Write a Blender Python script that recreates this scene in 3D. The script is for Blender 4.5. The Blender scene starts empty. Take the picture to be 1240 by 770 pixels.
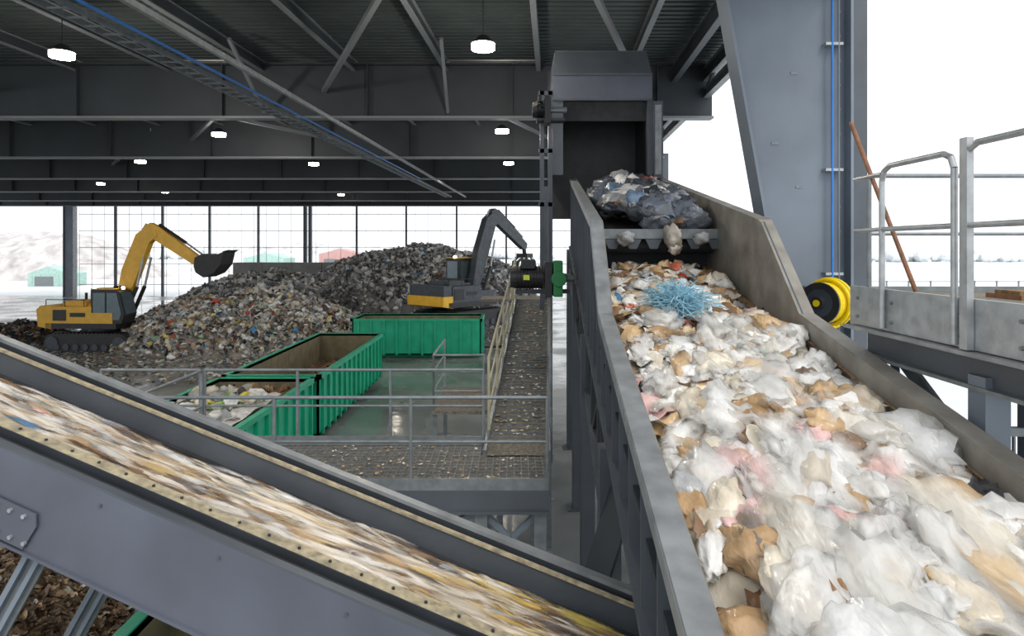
import bpy, math, random
import numpy as np
from mathutils import Vector, Matrix, noise
random.seed(7); rng=np.random.default_rng(7)
H=5.2; F=800.0
scene=bpy.context.scene
try:
    scene.view_settings.view_transform='Standard'
    scene.view_settings.look='None'
except Exception: pass

# ---------------------------------------------------------------- materials
def mat(name,col,rough=.5,metal=0.,var=.12,scale=3.,bump=0.,bscale=30.,col2=None,emit=None,spec=.5):
    m=bpy.data.materials.new(name); m.use_nodes=True
    nt=m.node_tree; b=nt.nodes['Principled BSDF']
    b.inputs['Roughness'].default_value=rough; b.inputs['Metallic'].default_value=metal
    b.inputs['Specular IOR Level'].default_value=spec
    tc=nt.nodes.new('ShaderNodeTexCoord')
    n=nt.nodes.new('ShaderNodeTexNoise'); n.inputs['Scale'].default_value=scale; n.inputs['Detail'].default_value=5
    nt.links.new(tc.outputs['Object'],n.inputs['Vector'])
    r=nt.nodes.new('ShaderNodeValToRGB'); nt.links.new(n.outputs['Fac'],r.inputs['Fac'])
    r.color_ramp.elements[0].position=.3; r.color_ramp.elements[1].position=.7
    c2=col2 if col2 else tuple(min(1,c*(1+var)) for c in col)
    c1=col if col2 else tuple(c*(1-var) for c in col)
    r.color_ramp.elements[0].color=(*c1,1); r.color_ramp.elements[1].color=(*c2,1)
    nt.links.new(r.outputs['Color'],b.inputs['Base Color'])
    if bump:
        n2=nt.nodes.new('ShaderNodeTexNoise'); n2.inputs['Scale'].default_value=bscale; n2.inputs['Detail'].default_value=4
        nt.links.new(tc.outputs['Object'],n2.inputs['Vector'])
        bp=nt.nodes.new('ShaderNodeBump'); bp.inputs['Strength'].default_value=bump; bp.inputs['Distance'].default_value=.05
        nt.links.new(n2.outputs['Fac'],bp.inputs['Height']); nt.links.new(bp.outputs['Normal'],b.inputs['Normal'])
    if emit:
        b.inputs['Emission Color'].default_value=(*col,1); b.inputs['Emission Strength'].default_value=emit
    return m
def waste_mat(name,alpha=False,bump=.5,bs=14,rough=.5,streak=None,dark=(.5,.47,.43),sheen=0):
    m=bpy.data.materials.new(name); m.use_nodes=True
    nt=m.node_tree; b=nt.nodes['Principled BSDF']; b.inputs['Roughness'].default_value=rough
    a=nt.nodes.new('ShaderNodeAttribute'); a.attribute_name='Col'
    tc=nt.nodes.new('ShaderNodeTexCoord')
    mp=nt.nodes.new('ShaderNodeMapping'); nt.links.new(tc.outputs['Object'],mp.inputs['Vector'])
    if streak: mp.inputs['Scale'].default_value=streak
    n=nt.nodes.new('ShaderNodeTexNoise'); n.inputs['Scale'].default_value=bs*.6; n.inputs['Detail'].default_value=5
    nt.links.new(mp.outputs[0],n.inputs['Vector'])
    r=nt.nodes.new('ShaderNodeValToRGB'); nt.links.new(n.outputs['Fac'],r.inputs['Fac'])
    r.color_ramp.elements[0].position=.3; r.color_ramp.elements[0].color=(*dark,1)
    r.color_ramp.elements[1].position=.62; r.color_ramp.elements[1].color=(1,1,1,1)
    mx=nt.nodes.new('ShaderNodeMix'); mx.data_type='RGBA'; mx.blend_type='MULTIPLY'; mx.inputs[0].default_value=.8
    nt.links.new(a.outputs['Color'],mx.inputs[6]); nt.links.new(r.outputs['Color'],mx.inputs[7])
    nt.links.new(mx.outputs[2],b.inputs['Base Color'])
    if alpha: nt.links.new(a.outputs['Alpha'],b.inputs['Alpha'])
    n2=nt.nodes.new('ShaderNodeTexNoise'); n2.inputs['Scale'].default_value=bs; n2.inputs['Detail'].default_value=3
    nt.links.new(mp.outputs[0],n2.inputs['Vector'])
    bp=nt.nodes.new('ShaderNodeBump'); bp.inputs['Strength'].default_value=bump; bp.inputs['Distance'].default_value=.05
    nt.links.new(n2.outputs['Fac'],bp.inputs['Height']); nt.links.new(bp.outputs['Normal'],b.inputs['Normal'])
    return m

STEEL=mat('steel_bluegrey',(.085,.097,.113),.45,.2,.15,1.5)
COLUMN=mat('column_paint',(.165,.195,.235),.45,.1,.16,.8)
STEELD=mat('steel_dark',(.035,.04,.047),.55,.2,.2,2)
STEELL=mat('steel_light_edge',(.25,.262,.27),.45,.3,.25,5)
GALV=mat('galvanised',(.36,.38,.39),.4,.5,.2,9)
GALVD=mat('galvanised_dull',(.20,.22,.23),.45,.4,.2,9)
PLATE=mat('conveyor_plate',(.100,.110,.140),.42,.15,.16,1.6)
TAUPE=mat('worn_inner_plate',(.19,.175,.15),.5,.2,.3,2.5,bump=.1,col2=(.36,.34,.30))
RUST=mat('dirt_rust',(.11,.06,.03),.9,0,.4,12,col2=(.30,.19,.09))
DUST=mat('dusty_ledge',(.20,.17,.12),.8,0,.3,16,col2=(.46,.39,.25))
ROOFM=mat('roof_deck',(.07,.085,.085),.6,.2,.15,1)
RAFT=mat('rafter_paint',(.038,.045,.052),.55,.1,.15,.7)
RAFTL=mat('rafter_flange',(.21,.225,.24),.5,.1,.1,.7)
GREEN=mat('container_green',(.0,.31,.16),.45,.0,.3,2,col2=(.01,.42,.24))
GREENR=mat('container_inside',(.16,.13,.08),.8,0,.3,3,col2=(.25,.22,.13))
YEL=mat('machine_yellow',(.75,.42,.04),.4,0,.1,3)
ORG=mat('machine_orange',(.90,.50,.03),.4,0,.1,3)
BLK=mat('machine_black',(.02,.02,.022),.5,0,.3,4)
DGR=mat('machine_darkgrey',(.05,.06,.075),.45,0,.3,4)
GLS=mat('cab_glass',(.10,.14,.16),.1,.3,.1,4)
RUB=mat('rubber',(.025,.025,.027),.7,0,.3,6)
BLUE=mat('blue_pipe',(.03,.20,.60),.4,0,.1,4)
HOSE=mat('yellow_hose',(.85,.62,.0),.35,0,.05,4)
WOOD=mat('wood_pole',(.22,.10,.05),.6,0,.3,14)
GRATE=mat('dirty_grating',(.10,.09,.075),.7,.2,.4,26,bump=.4,bscale=60,col2=(.27,.24,.19))
CONC=mat('push_wall_concrete',(.25,.26,.26),.8,0,.15,1,bump=.2,bscale=5)
REDM=mat('barn_red',(.55,.33,.31),.7); PALEG=mat('shed_green',(.40,.58,.52),.7)
LAMP=mat('lamp_emitter',(1,.90,.74),.5,0,.0,1,emit=30)
def floor_mat():
    m=mat('wet_concrete',(.13,.135,.13),.35,0,.2,.3,bump=.15,bscale=3,col2=(.34,.355,.35))
    nt=m.node_tree;b=nt.nodes['Principled BSDF']
    n=nt.nodes.new('ShaderNodeTexNoise'); n.inputs['Scale'].default_value=.35; n.inputs['Detail'].default_value=4
    tc=nt.nodes.new('ShaderNodeTexCoord'); nt.links.new(tc.outputs['Object'],n.inputs['Vector'])
    mr=nt.nodes.new('ShaderNodeMapRange'); mr.inputs[1].default_value=.38; mr.inputs[2].default_value=.62; mr.inputs[3].default_value=.05; mr.inputs[4].default_value=.38
    nt.links.new(n.outputs['Fac'],mr.inputs[0]); nt.links.new(mr.outputs[0],b.inputs['Roughness'])
    return m
FLOOR=floor_mat()
SNOW=mat('snowy_ground',(.50,.53,.55),.4,0,.1,.06,bump=.2,bscale=1,col2=(.82,.85,.88))

# ---------------------------------------------------------------- mesh builder
class MB:
    def __init__(s): s.v=[];s.f=[];s.m=[];s.mats=[]
    def mi(s,m):
        if m not in s.mats: s.mats.append(m)
        return s.mats.index(m)
    def add(s,vs,fs,m):
        o=len(s.v); s.v+= [tuple(x) for x in vs]; k=s.mi(m)
        for f in fs: s.f.append([o+i for i in f]); s.m.append(k)
    def prism(s,pts,off,m):
        n=len(pts); off=Vector(off); P=[Vector(p) for p in pts]; Q=[p+off for p in P]
        s.add(P+Q,[list(range(n))[::-1],list(range(n,2*n))]+[[i,(i+1)%n,n+(i+1)%n,n+i] for i in range(n)],m)
    def box(s,a,b,m):
        x0,y0,z0=a;x1,y1,z1=b
        s.prism([(x0,y0,z0),(x1,y0,z0),(x1,y1,z0),(x0,y1,z0)],(0,0,z1-z0),m)
    def beam(s,p,q,w,h,m,up=(0,0,1)):
        p=Vector(p);q=Vector(q);d=(q-p)
        if d.length<1e-6:return
        d.normalize();u=Vector(up)
        if abs(d.dot(u))>.98: u=Vector((0,1,0))
        sd=d.cross(u).normalized(); u=sd.cross(d).normalized()
        a=sd*w/2;b=u*h/2
        s.prism([p-a-b,p+a-b,p+a+b,p-a+b],q-p,m)
    def ibeam(s,p,q,h,w,m,mf=None,tf=.03,tw=.02):
        p=Vector(p);q=Vector(q); z=Vector((0,0,1))
        s.beam(p,q,tw,h,m); mf=mf or m
        s.beam(p+z*(h/2),q+z*(h/2),w,tf,mf); s.beam(p-z*(h/2),q-z*(h/2),w,tf,mf)
    def tube(s,p,q,r,m,n=10,r2=None):
        p=Vector(p);q=Vector(q);d=(q-p).normalized(); r2=r if r2 is None else r2
        u=Vector((0,0,1)) if abs(d.z)<.9 else Vector((1,0,0))
        a=d.cross(u).normalized();b=a.cross(d)
        A=[p+(a*math.cos(t)+b*math.sin(t))*r for t in [2*math.pi*i/n for i in range(n)]]
        B=[q+(a*math.cos(t)+b*math.sin(t))*r2 for t in [2*math.pi*i/n for i in range(n)]]
        s.add(A+B,[list(range(n))[::-1],list(range(n,2*n))]+[[i,(i+1)%n,n+(i+1)%n,n+i] for i in range(n)],m)
    def path(s,pts,r,m,n=10):
        for a,b in zip(pts[:-1],pts[1:]): s.tube(a,b,r,m,n)
    def torus(s,c,axis,R,r,m,n=28,k=8):
        axis=Vector(axis).normalized(); u=Vector((0,0,1)) if abs(axis.z)<.9 else Vector((1,0,0))
        a=axis.cross(u).normalized(); b=axis.cross(a); c=Vector(c); vs=[]
        for i in range(n):
            t=2*math.pi*i/n; e=a*math.cos(t)+b*math.sin(t)
            for j in range(k):
                p=2*math.pi*j/k; vs.append(c+e*(R+r*math.cos(p))+axis*r*math.sin(p))
        s.add(vs,[[i*k+j,((i+1)%n)*k+j,((i+1)%n)*k+(j+1)%k,i*k+(j+1)%k] for i in range(n) for j in range(k)],m)
    def obj(s,name,bevel=0,smooth=False,loc=None,rotz=0):
        me=bpy.data.meshes.new(name); me.from_pydata(s.v,[],s.f)
        for m in s.mats: me.materials.append(m)
        me.polygons.foreach_set('material_index',s.m)
        o=bpy.data.objects.new(name,me); scene.collection.objects.link(o)
        if bevel:
            b=o.modifiers.new('bevel','BEVEL'); b.width=bevel; b.segments=2; b.limit_method='ANGLE'
        if loc: o.location=loc
        o.rotation_euler=(0,0,rotz)
        import bmesh
        bm=bmesh.new(); bm.from_mesh(me); bmesh.ops.recalc_face_normals(bm,faces=bm.faces); bm.to_mesh(me); bm.free()
        if smooth: me.polygons.foreach_set('use_smooth',[True]*len(me.polygons))
        return o

# ---------------------------------------------------------------- scatter
def rotmats(n,yaw,tx,ty):
    cy,sy=np.cos(yaw),np.sin(yaw);cx,sx=np.cos(tx),np.sin(tx);cz,sz=np.cos(ty),np.sin(ty)
    Rz=np.zeros((n,3,3));Rz[:,0,0]=cy;Rz[:,0,1]=-sy;Rz[:,1,0]=sy;Rz[:,1,1]=cy;Rz[:,2,2]=1
    Rx=np.zeros((n,3,3));Rx[:,0,0]=1;Rx[:,1,1]=cx;Rx[:,1,2]=-sx;Rx[:,2,1]=sx;Rx[:,2,2]=cx
    Ry=np.zeros((n,3,3));Ry[:,1,1]=1;Ry[:,0,0]=cz;Ry[:,0,2]=sz;Ry[:,2,0]=-sz;Ry[:,2,2]=cz
    return Rx@Ry@Rz
def sheets(pos,size,cols,g=4,crumple=.3,tilt=.5,amin=.4,stretch=1.,yaw=3.14,alpha=None):
    n=len(pos); t=np.linspace(-1,1,g); A,B=np.meshgrid(t,t); P=np.stack([A.ravel(),B.ravel(),0*A.ravel()],1)
    L=np.repeat(P[None],n,0); k=g*g
    L[:,:,:2]*= (1-.18*(L[:,:,:1]**2)*(L[:,:,1:2]**2))
    L+=rng.normal(0,.5/g,(n,k,3))*np.array([.7,.7,0])
    ph=rng.uniform(0,6.28,(n,1,4)); fr=rng.uniform(1,3.2,(n,1,4))
    L[:,:,2]=crumple*(np.sin(L[:,:,0]*fr[:,:,0]+ph[:,:,0])+np.sin(L[:,:,1]*fr[:,:,1]+ph[:,:,1])+np.sin((L[:,:,0]+L[:,:,1])*fr[:,:,2]+ph[:,:,2]))*.6+rng.normal(0,crumple*.25,(n,k))
    L[:,:,1]*=rng.uniform(amin,1,(n,1))
    R=rotmats(n,rng.uniform(-yaw,yaw,n),rng.normal(0,tilt,n),rng.normal(0,tilt,n))
    V=np.einsum('nij,nkj->nki',R,L)*size[:,None,None]; V[:,:,0]*=stretch
    V+=pos[:,None,:]
    idx=np.arange(k).reshape(g,g); q=np.stack([idx[:-1,:-1],idx[1:,:-1],idx[1:,1:],idx[:-1,1:]],-1).reshape(-1,4)
    Fc=(q[None]+ (np.arange(n)*k)[:,None,None]).reshape(-1,4)
    C=np.ones((n,k,4)); C[:,:,:3]=cols[:,None,:]
    if alpha is not None:
        e=np.sqrt(P[:,0]**2+P[:,1]**2) if g>6 else np.maximum(np.abs(P[:,0]),np.abs(P[:,1])); al=np.clip((1-e)*1.9,0,1)*alpha
        C[:,:,3]=al[None,:]
    return V.reshape(-1,3),Fc,C.reshape(-1,4)
def icov():
    import bmesh
    bm=bmesh.new(); bmesh.ops.create_icosphere(bm,subdivisions=3,radius=1)
    v=np.array([x.co[:] for x in bm.verts]); f=np.array([[w.index for w in x.verts] for x in bm.faces]); bm.free(); return v,f
IV,IF=icov()
def bags(pos,size,cols,tilt=.5,stretch=1.,flat=.5,yaw=3.14,amp=.16,alpha=1.):
    n=len(pos);k=len(IV); L=np.repeat(IV[None],n,0)
    d=np.ones((n,k))
    for fq,am in ((2.2,amp*1.3),(4.5,amp),(8,amp*.5)):
        w=rng.normal(0,1,(n,1,3))*fq; p=rng.uniform(0,6.28,(n,1)); d+=am*np.abs(np.sin((L*w).sum(2)+p))
        w=rng.normal(0,1,(n,1,3))*fq; d-=am*np.abs(np.sin((L*w).sum(2)))
    L=L*d[:,:,None]; L[:,:,2]*=flat*rng.uniform(.6,1.2,(n,1)); L[:,:,1]*=rng.uniform(.45,1,(n,1))
    R=rotmats(n,rng.uniform(-yaw,yaw,n),rng.normal(0,tilt,n),rng.normal(0,tilt,n))
    V=np.einsum('nij,nkj->nki',R,L)*size[:,None,None]; V[:,:,0]*=stretch; V+=pos[:,None,:]
    Fc=(IF[None]+(np.arange(n)*k)[:,None,None]).reshape(-1,3)
    C=np.ones((n,k,4)); C[:,:,:3]=cols[:,None,:]; C[:,:,3]=alpha
    return V.reshape(-1,3),Fc,C.reshape(-1,4)
def pick(pal,n,j=.12):
    w=np.array([p[1] for p in pal],float);w/=w.sum(); c=np.array([p[0] for p in pal])
    r=c[rng.choice(len(pal),n,p=w)]*rng.uniform(1-j,1+j,(n,1)); return np.clip(r,0,.95)
def build(name,parts,m,M=None,smooth=True):
    vs=[];fs=[];cs=[];o=0
    for v,f,c in parts:
        vs.append(v);cs.append(c);fs+= [tuple(int(i)+o for i in r) for r in f]; o+=len(v)
    V=np.concatenate(vs);C=np.concatenate(cs)
    me=bpy.data.meshes.new(name); me.from_pydata(V.tolist(),[],fs); me.materials.append(m)
    a=me.color_attributes.new('Col','FLOAT_COLOR','POINT'); a.data.foreach_set('color',C.astype(np.float32).ravel())
    if smooth: me.polygons.foreach_set('use_smooth',[True]*len(me.polygons))
    ob=bpy.data.objects.new(name,me); scene.collection.objects.link(ob)
    if M is not None: ob.matrix_world=M
    return ob
def grid(nx,ny,fn,cfn):
    vs=[];cs=[]
    for i in range(nx):
        for j in range(ny):
            p=fn(i/(nx-1),j/(ny-1)); vs.append(p); cs.append((*cfn(p),1))
    idx=np.arange(nx*ny).reshape(nx,ny)
    f=np.stack([idx[:-1,:-1],idx[1:,:-1],idx[1:,1:],idx[:-1,1:]],-1).reshape(-1,4)
    return np.array(vs),f,np.array(cs)
W=(.84,.83,.81);CR=(.74,.67,.55);TAN=(.50,.33,.18);BR=(.26,.15,.08);GY=(.40,.41,.42);DK=(.05,.05,.055)
BLU=(.10,.28,.50);CYN=(.25,.58,.66);RED=(.62,.09,.06);GRN=(.12,.42,.20);YLW=(.80,.66,.10);PNK=(.78,.52,.50)

# ================================================================ ground, floor, roof
g=MB(); g.box((-400,-40,-.5),(400,700,-.31),SNOW); g.box((6.8,-40,-.31),(400,700,-.02),SNOW); g.box((-400,-40,-.31),(-60,700,-.02),SNOW); g.box((-60,71.8,-.31),(6.8,700,-.02),SNOW); g.obj('ground')
fl=MB(); fl.box((-60,-8,-.3),(6.8,71.8,0),FLOOR); fl.obj('floor')
AX=.0625
def wx(y): return 5.3+AX*y
def roof():
    r=MB(); y0,y1=5,72
    n=int((y1-y0)/.33)
    for i in range(n):
        y=y0+i*.33
        r.box((-62,y,11.70),(wx(y)+.6,y+.2,11.76),ROOFM)
        r.box((-62,y+.2,11.77),(wx(y)+.6,y+.33,11.84),STEELD)
    r.obj('ceiling')
    p=MB()
    for x in np.arange(-60,8,3.2):
        p.ibeam((x-1,5,11.5),(x-1+AX*67,72,11.5),.34,.16,RAFT,RAFTL)
    p.obj('roof_purlins')
roof()
for y in (12.2,22.9,33,43,53,63,71):
    r=MB(); xe=wx(y)+.2
    zb=9.7 if y>15 else 10.0
    r.beam((-62,y,(zb+11.55)/2),(xe,y,(zb+11.55)/2),.03,11.55-zb,RAFT)
    r.box((-62,y-.22,zb-.05),(xe,y+.22,zb+.03),RAFTL); r.box((-62,y-.22,11.5),(xe,y+.22,11.56),RAFT)
    for x in np.arange(-60,xe-1,5.0): r.box((x,y-.2,zb),(x+.03,y+.2,11.5),RAFT)
    r.obj('roof_rafter')
br=MB()
for (xa,xb,ya,yb) in [(-1.8,-6.5,12.4,22.8),(-9,-16,23,33),(-16,-9,23,33),(-12,-18,12.4,22.8),(1,4.5,12.4,22.8),(-18,-26,33,43),(-3,2,23,33)]:
    br.beam((xa,ya,11.1),(xb,yb,10.6),.14,.14,RAFTL)
for x in (-22,-8.5,-2.2): br.beam((x,22.7,9.85),(x+.1,19.6,11.4),.10,.10,RAFTL)
br.obj('roof_bracing')
e=MB()
for z,h in ((11.2,.45),(10.55,.3)):
    e.ibeam((wx(5),5,z),(wx(71),71,z),h,.22,STEEL,STEELL)
for y in range(6,70,5): e.beam((wx(y),y,11.2),(wx(y+2.5),y+2.5,10.55),.1,.1,STEEL)
e.ibeam((wx(5)-1.1,5,11.2),(wx(71)-1.1,71,11.2),.5,.2,STEELD,STEEL)
e.obj('eave_girder')
def column(y,name='steel_column'):
    c=MB(); xr=wx(y)+.1
    top=9.64 if y>15 else 9.94; tl=xr-2.3; bl=xr-.55
    c.prism([(bl,y,0),(xr,y,0),(xr,y,top),(tl,y,top)],(0,.03,0),COLUMN)
    def flange(a,b):
        c.beam((a[0],y+.01,a[1]),(b[0],y+.01,b[1]),.5,.05,COLUMN,up=(1,0,0))
    flange((bl,0),(tl,top)); flange((xr,0),(xr,top))
    c.box((xr+.01,y-.15,0),(xr+.32,y+.3,9.9),STEEL)
    c.box((bl-.1,y-.35,0),(xr+.4,y+.35,.05),COLUMN)
    for z in np.arange(5.5,9.6,.45): c.tube((xr-.12,y-.03,z),(xr-.12,y+.0,z),.025,STEELL,8)
    if y<20:
        x=xr-.32
        c.tube((x,y-.15,3.5),(x,y-.15,9.9),.022,BLUE); c.tube((x+.12,y-.15,3.5),(x+.12,y-.15,9.9),.016,COLUMN)
        for z in (4.7,6.6,8.9): c.box((x-.12,y-.16,z),(x+.2,y,z+.05),GALV)
        for (a,z) in ((.9,8.4),(1.25,7.1),(.8,6.3)): c.box((xr-a-.12,y-.012,z),(xr-a,y,z+.05),GALVD)
    c.obj(name)
column(12.2); column(33); column(53)
for y in (33,71):
    c=MB(); x=-47.5 if y>60 else -55
    c.box((x-.5,y-.2,0),(x+.5,y+.2,9.64),COLUMN); c.box((x-.55,y-.35,0),(x-.5,y+.35,9.64),STEELL); c.box((x+.5,y-.35,0),(x+.55,y+.35,9.64),STEELL)
    c.obj('steel_column')
b=MB(); by=71.6; x0=-46.9;x1=wx(by)
xs=[(u-620)/800*by for u in (140,197,254,313,432,492,553,613,660)]
for x in xs: b.box((x-.1,by-.15,0),(x+.1,by+.15,11.4),STEEL)
for x in ((370-620)/800*by,(376-620)/800*by): b.box((x-.16,by-.3,0),(x+.16,by+.2,11.4),STEEL)
for z in (1.2,3.4,5.2,7.0,8.8,): b.box((x0,by-.04,z),(x1,by+.04,z+.06),GALVD)
for x in np.arange(x0,x1,1.35): b.box((x,by-.02,0),(x+.03,by+.02,11.4),GALVD)
b.box((x0,by-.25,10.3),(x1,by+.25,11.5),RAFT)
b.obj('wall_back')
t=MB(); 
def along(x12,z,w,h,m,y0=9,y1=57): t.beam((x12+AX*(y0-11.7),y0,z),(x12+AX*(y1-11.7),y1,z),w,h,m)
along(-6.85,9.6,.10,.12,STEELL); 
t.obj('roof_pipe')
t=MB(); along(-8.5,9.6,.03,.12,GALVD); along(-8.05,9.6,.03,.12,GALVD)
for y in np.arange(9,57,.5):
    x=-8.3+AX*(y-11.7); t.beam((x-.22,y,9.56),(x+.25,y,9.56),.05,.03,GALVD)
t.obj('cable_tray')
t=MB(); t.tube((-7.75+AX*-2.7,9,9.62),(-7.75+AX*30,42,9.62),.035,BLUE); t.obj('blue_conduit')
for (u,v) in ((75,65),(585,55),(265,162),(608,158),(170,195),(380,198),(616,197),(122,222),(278,214),(350,231),(480,230),(545,212),(30,228),(428,240),(60,214),(200,232),(590,228),(320,228)):
    z=10.05; d=(z-H)*F/(300-v)
    x=(u-620)/F*d
    if v>220 and d>60: d=60
    l=MB(); l.tube((x,d,z+.03),(x,d,z+.22),.3,STEELD,20,.12); l.tube((x,d,z-.10),(x,d,z+.03),.28,LAMP,20); l.tube((x,d,z+.22),(x,d,11.6),.012,STEELD,6)
    l.obj('ceiling_lamp')
    if v<170:
        L=bpy.data.lights.new('lamp_light','POINT'); L.energy=350; L.color=(1,.93,.82); L.shadow_soft_size=.2
        o=bpy.data.objects.new('lamp_light',L); o.location=(x,d,z-.35); scene.collection.objects.link(o)

# ================================================================ main conveyor
def M3(X,d,Z): return Vector((X+.055*d,d,H+Z+.169*d))
DV=Vector((.055,1,.169))
mc=MB()
XL,XR=.72,2.80
prof=[(1.2,-2.07),(7.4,-2.0),(8.8,-1.13),(17.5,-1.10),(17.5,-2.95),(1.2,-2.95)]
def plate(X,t,prof,m): mc.prism([M3(X,d,Z) for d,Z in prof],(t,0,0),m)
plate(XL-.03,.03,prof,STEEL); 
profR=[(1.2,-2.07),(7.35,-2.0),(8.7,-1.13),(17.5,-1.10),(17.5,-2.95),(1.2,-2.95)]
plate(XR,.03,profR,TAUPE); plate(XR+.031,.02,profR,STEEL); plate(XL,.008,prof,TAUPE)
for X,sg in ((XL-.08,-1),(XR+.09,1)):
    for (a,bb) in zip(prof[:3],prof[1:4]):
        p=M3(X,*a);q=M3(X,*bb); mc.beam(p,q,.15 if sg<0 else .17,.035,STEELL if sg<0 else TAUPE)
        mc.beam(p+Vector((sg*.075,0,-.05)),q+Vector((sg*.075,0,-.05)),.015,.1,STEELL)
for X in (XL-.10,XR+.11):
    for d in np.arange(1.6,17.4,.62):
        zt=-2.08 if d<7.4 else (-1.18 if d>8.8 else -2+.87*(d-7.4)/1.4)
        mc.beam(M3(X,d,-2.93),M3(X,d,zt-.02),.10,.022,STEEL,up=(0,1,0))
    mc.beam(M3(X,1.2,-2.93),M3(X,17.5,-2.93),.16,.05,STEEL)
    mc.beam(M3(X,1.2,-2.5),M3(X,17.5,-2.5),.04,.05,STEELD)
mc.prism([M3(XL,1.2,-2.45),M3(XR,1.2,-2.45),M3(XR,11.7,-2.45),M3(XL,11.7,-2.45)],(0,0,-.05),RUB)
mc.beam(M3(XR-.04,1.2,-2.40),M3(XR-.04,11.7,-2.40),.06,.22,RUST)
for d in np.arange(1.6,11.6,.24): mc.beam(M3(XR-.10,d,-2.30),M3(XR-.10,d+.14,-2.30),.05,.05,RUST)
mc.beam(M3(XR-.02,1.2,-2.2),M3(XR-.02,7.3,-2.2),.02,.02,RUST)
mc.prism([M3(XL,11.0,-1.6),M3(XR,11.0,-1.6),M3(XR,17.5,-1.6),M3(XL,17.5,-1.6)],(0,0,-.06),RUB)
mc.beam(M3(XL,10.95,-1.62),M3(XR,10.95,-1.62),.06,.16,GALVD)
for k in range(6):
    x=XL+.2+k*.34; mc.prism([M3(x,10.9,-1.70),M3(x+.28,10.9,-1.70),M3(x+.2,10.9,-1.86),M3(x+.08,10.9,-1.86)],(0,.03,0),STEEL)
mc.prism([M3(XL,11.6,-1.7),M3(XR,11.6,-1.7),M3(XR,11.7,-2.45),M3(XL,11.7,-2.45)],(0,.04,0),STEELD)
mc.tube(M3(XL-.05,11.3,-1.85),M3(XR+.05,11.3,-1.85),.16,STEELD,16)
for X in (XL-.12,XR+.1):
    mc.beam(M3(X,6.3,-3.9),M3(X,17.5,-3.5),.14,.16,STEEL)
    ds=np.arange(6.4,17,1.1)
    for i,d in enumerate(ds):
        a=-2.95; bz=-3.9+.4*(d-6.3)/11.2
        mc.beam(M3(X,d,a),M3(X,d,bz),.09,.09,STEELD,up=(0,1,0))
        mc.beam(M3(X,d,a if i%2 else bz),M3(X,d+1.1,bz+.04 if i%2 else a),.07,.07,STEELD)
for d in (6.3,9.8,13.2,17.2):
    for X in (XL-.14,XR+.1):
        p=M3(X,d,-2.95)
        mc.beam((p.x,p.y,0),p,.2,.2,STEEL,up=(0,1,0)); mc.box((p.x-.2,p.y-.2,0),(p.x+.2,p.y+.2,.03),STEEL)
    a=M3(XL-.14,d,0);c=M3(XR+.1,d,0); zt=M3(0,d,-2.95).z
    mc.beam((a.x,d,.3),(c.x,d,zt-.2),.1,.1,STEEL); mc.beam((c.x,d,.3),(a.x,d,zt-.2),.1,.1,STEEL)
    mc.beam((a.x,d,zt-.05),(c.x,d,zt-.05),.1,.16,STEEL)
mc.prism([M3(XL,4.6,-3.05),M3(XR,4.6,-3.05),M3(XR,16,-3.05),M3(XL,16,-3.05)],(0,0,-.03),STEELD)
mc.prism([(.95,5.3,2.2),(2.9,5.3,2.2),(2.9,5.3,3.05),(.95,5.3,3.05)],(0,.03,0),STEELD)  # dark cross and side sheets, added to stand for shade beneath the conveyor
mc.prism([(.62,5.35,2.0),(.62,6.2,2.0),(.98,6.2,3.15),(.98,5.35,3.15)],(.02,0,0),STEELD)
mc.obj('inclined_belt_conveyor')

h=MB(); y=16.3; xl,xr=1.0,3.46; zt=10.12; zm=8.85; zb=6.9; yb=18.4
h.prism([(xl,y,zm),(xl+.08,y+.3,zt),(xl+.08,yb,zt),(xl,yb,zm)],(.02,0,0),STEEL)
h.prism([(xr,y,zm),(xr-.08,y+.3,zt),(xr-.08,yb,zt),(xr,yb,zm)],(-.02,0,0),STEEL)
h.prism([(xl,y,zm),(xr,y,zm),(xr,y,zm+.62),(xl,y,zm+.62)],(0,.02,0),PLATE)
h.prism([(xl,y,zm+.62),(xr,y,zm+.62),(xr-.08,y+.3,zt),(xl+.08,y+.3,zt)],(0,.02,.0),STEEL)
h.box((xl,y-.03,zm+.6),(xr,y,zm+.66),STEEL)
h.box((xl,y-.03,zm-.02),(xr,y,zm+.03),STEEL)
h.box((xl+.08,y+.3,zt),(xr-.08,yb,zt+.03),STEEL)
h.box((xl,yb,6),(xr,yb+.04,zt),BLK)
h.box((xl,y,7.0),(xl+.26,y+.22,zm),STEEL); h.box((xr-.12,y,7.0),(xr+.02,y+.2,zm),STEEL)
h.box((xr+.02,y-.1,6.9),(xr+.24,y+.5,8.8),STEEL); h.box((xr+.05,y-.13,7.0),(xr+.2,y-.1,8.7),STEELL)
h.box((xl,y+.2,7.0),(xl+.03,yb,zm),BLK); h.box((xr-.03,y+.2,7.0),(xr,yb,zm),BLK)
h.box((xl+.26,y+.12,8.35),(xr-.12,y+.14,zm),RUB)
for x in (xl-.12,xl-.32): h.box((x,y-.3,0),(x+.1,y-.2,9.0),STEEL)
h.box((xl-.35,y-.3,8.9),(xl,y-.2,9.0),STEEL); h.box((xl-.35,y-.3,7.5),(xl,y-.2,7.6),STEEL); h.box((xl-.35,y-.3,6.2),(xl,y-.2,6.3),STEEL)
for xx in (xl-.07,xr+.5):
    h.box((xx-.07,yb-.1,0),(xx+.07,yb+.05,6.9),STEEL)
h.obj('chute_hood_tower')
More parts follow.
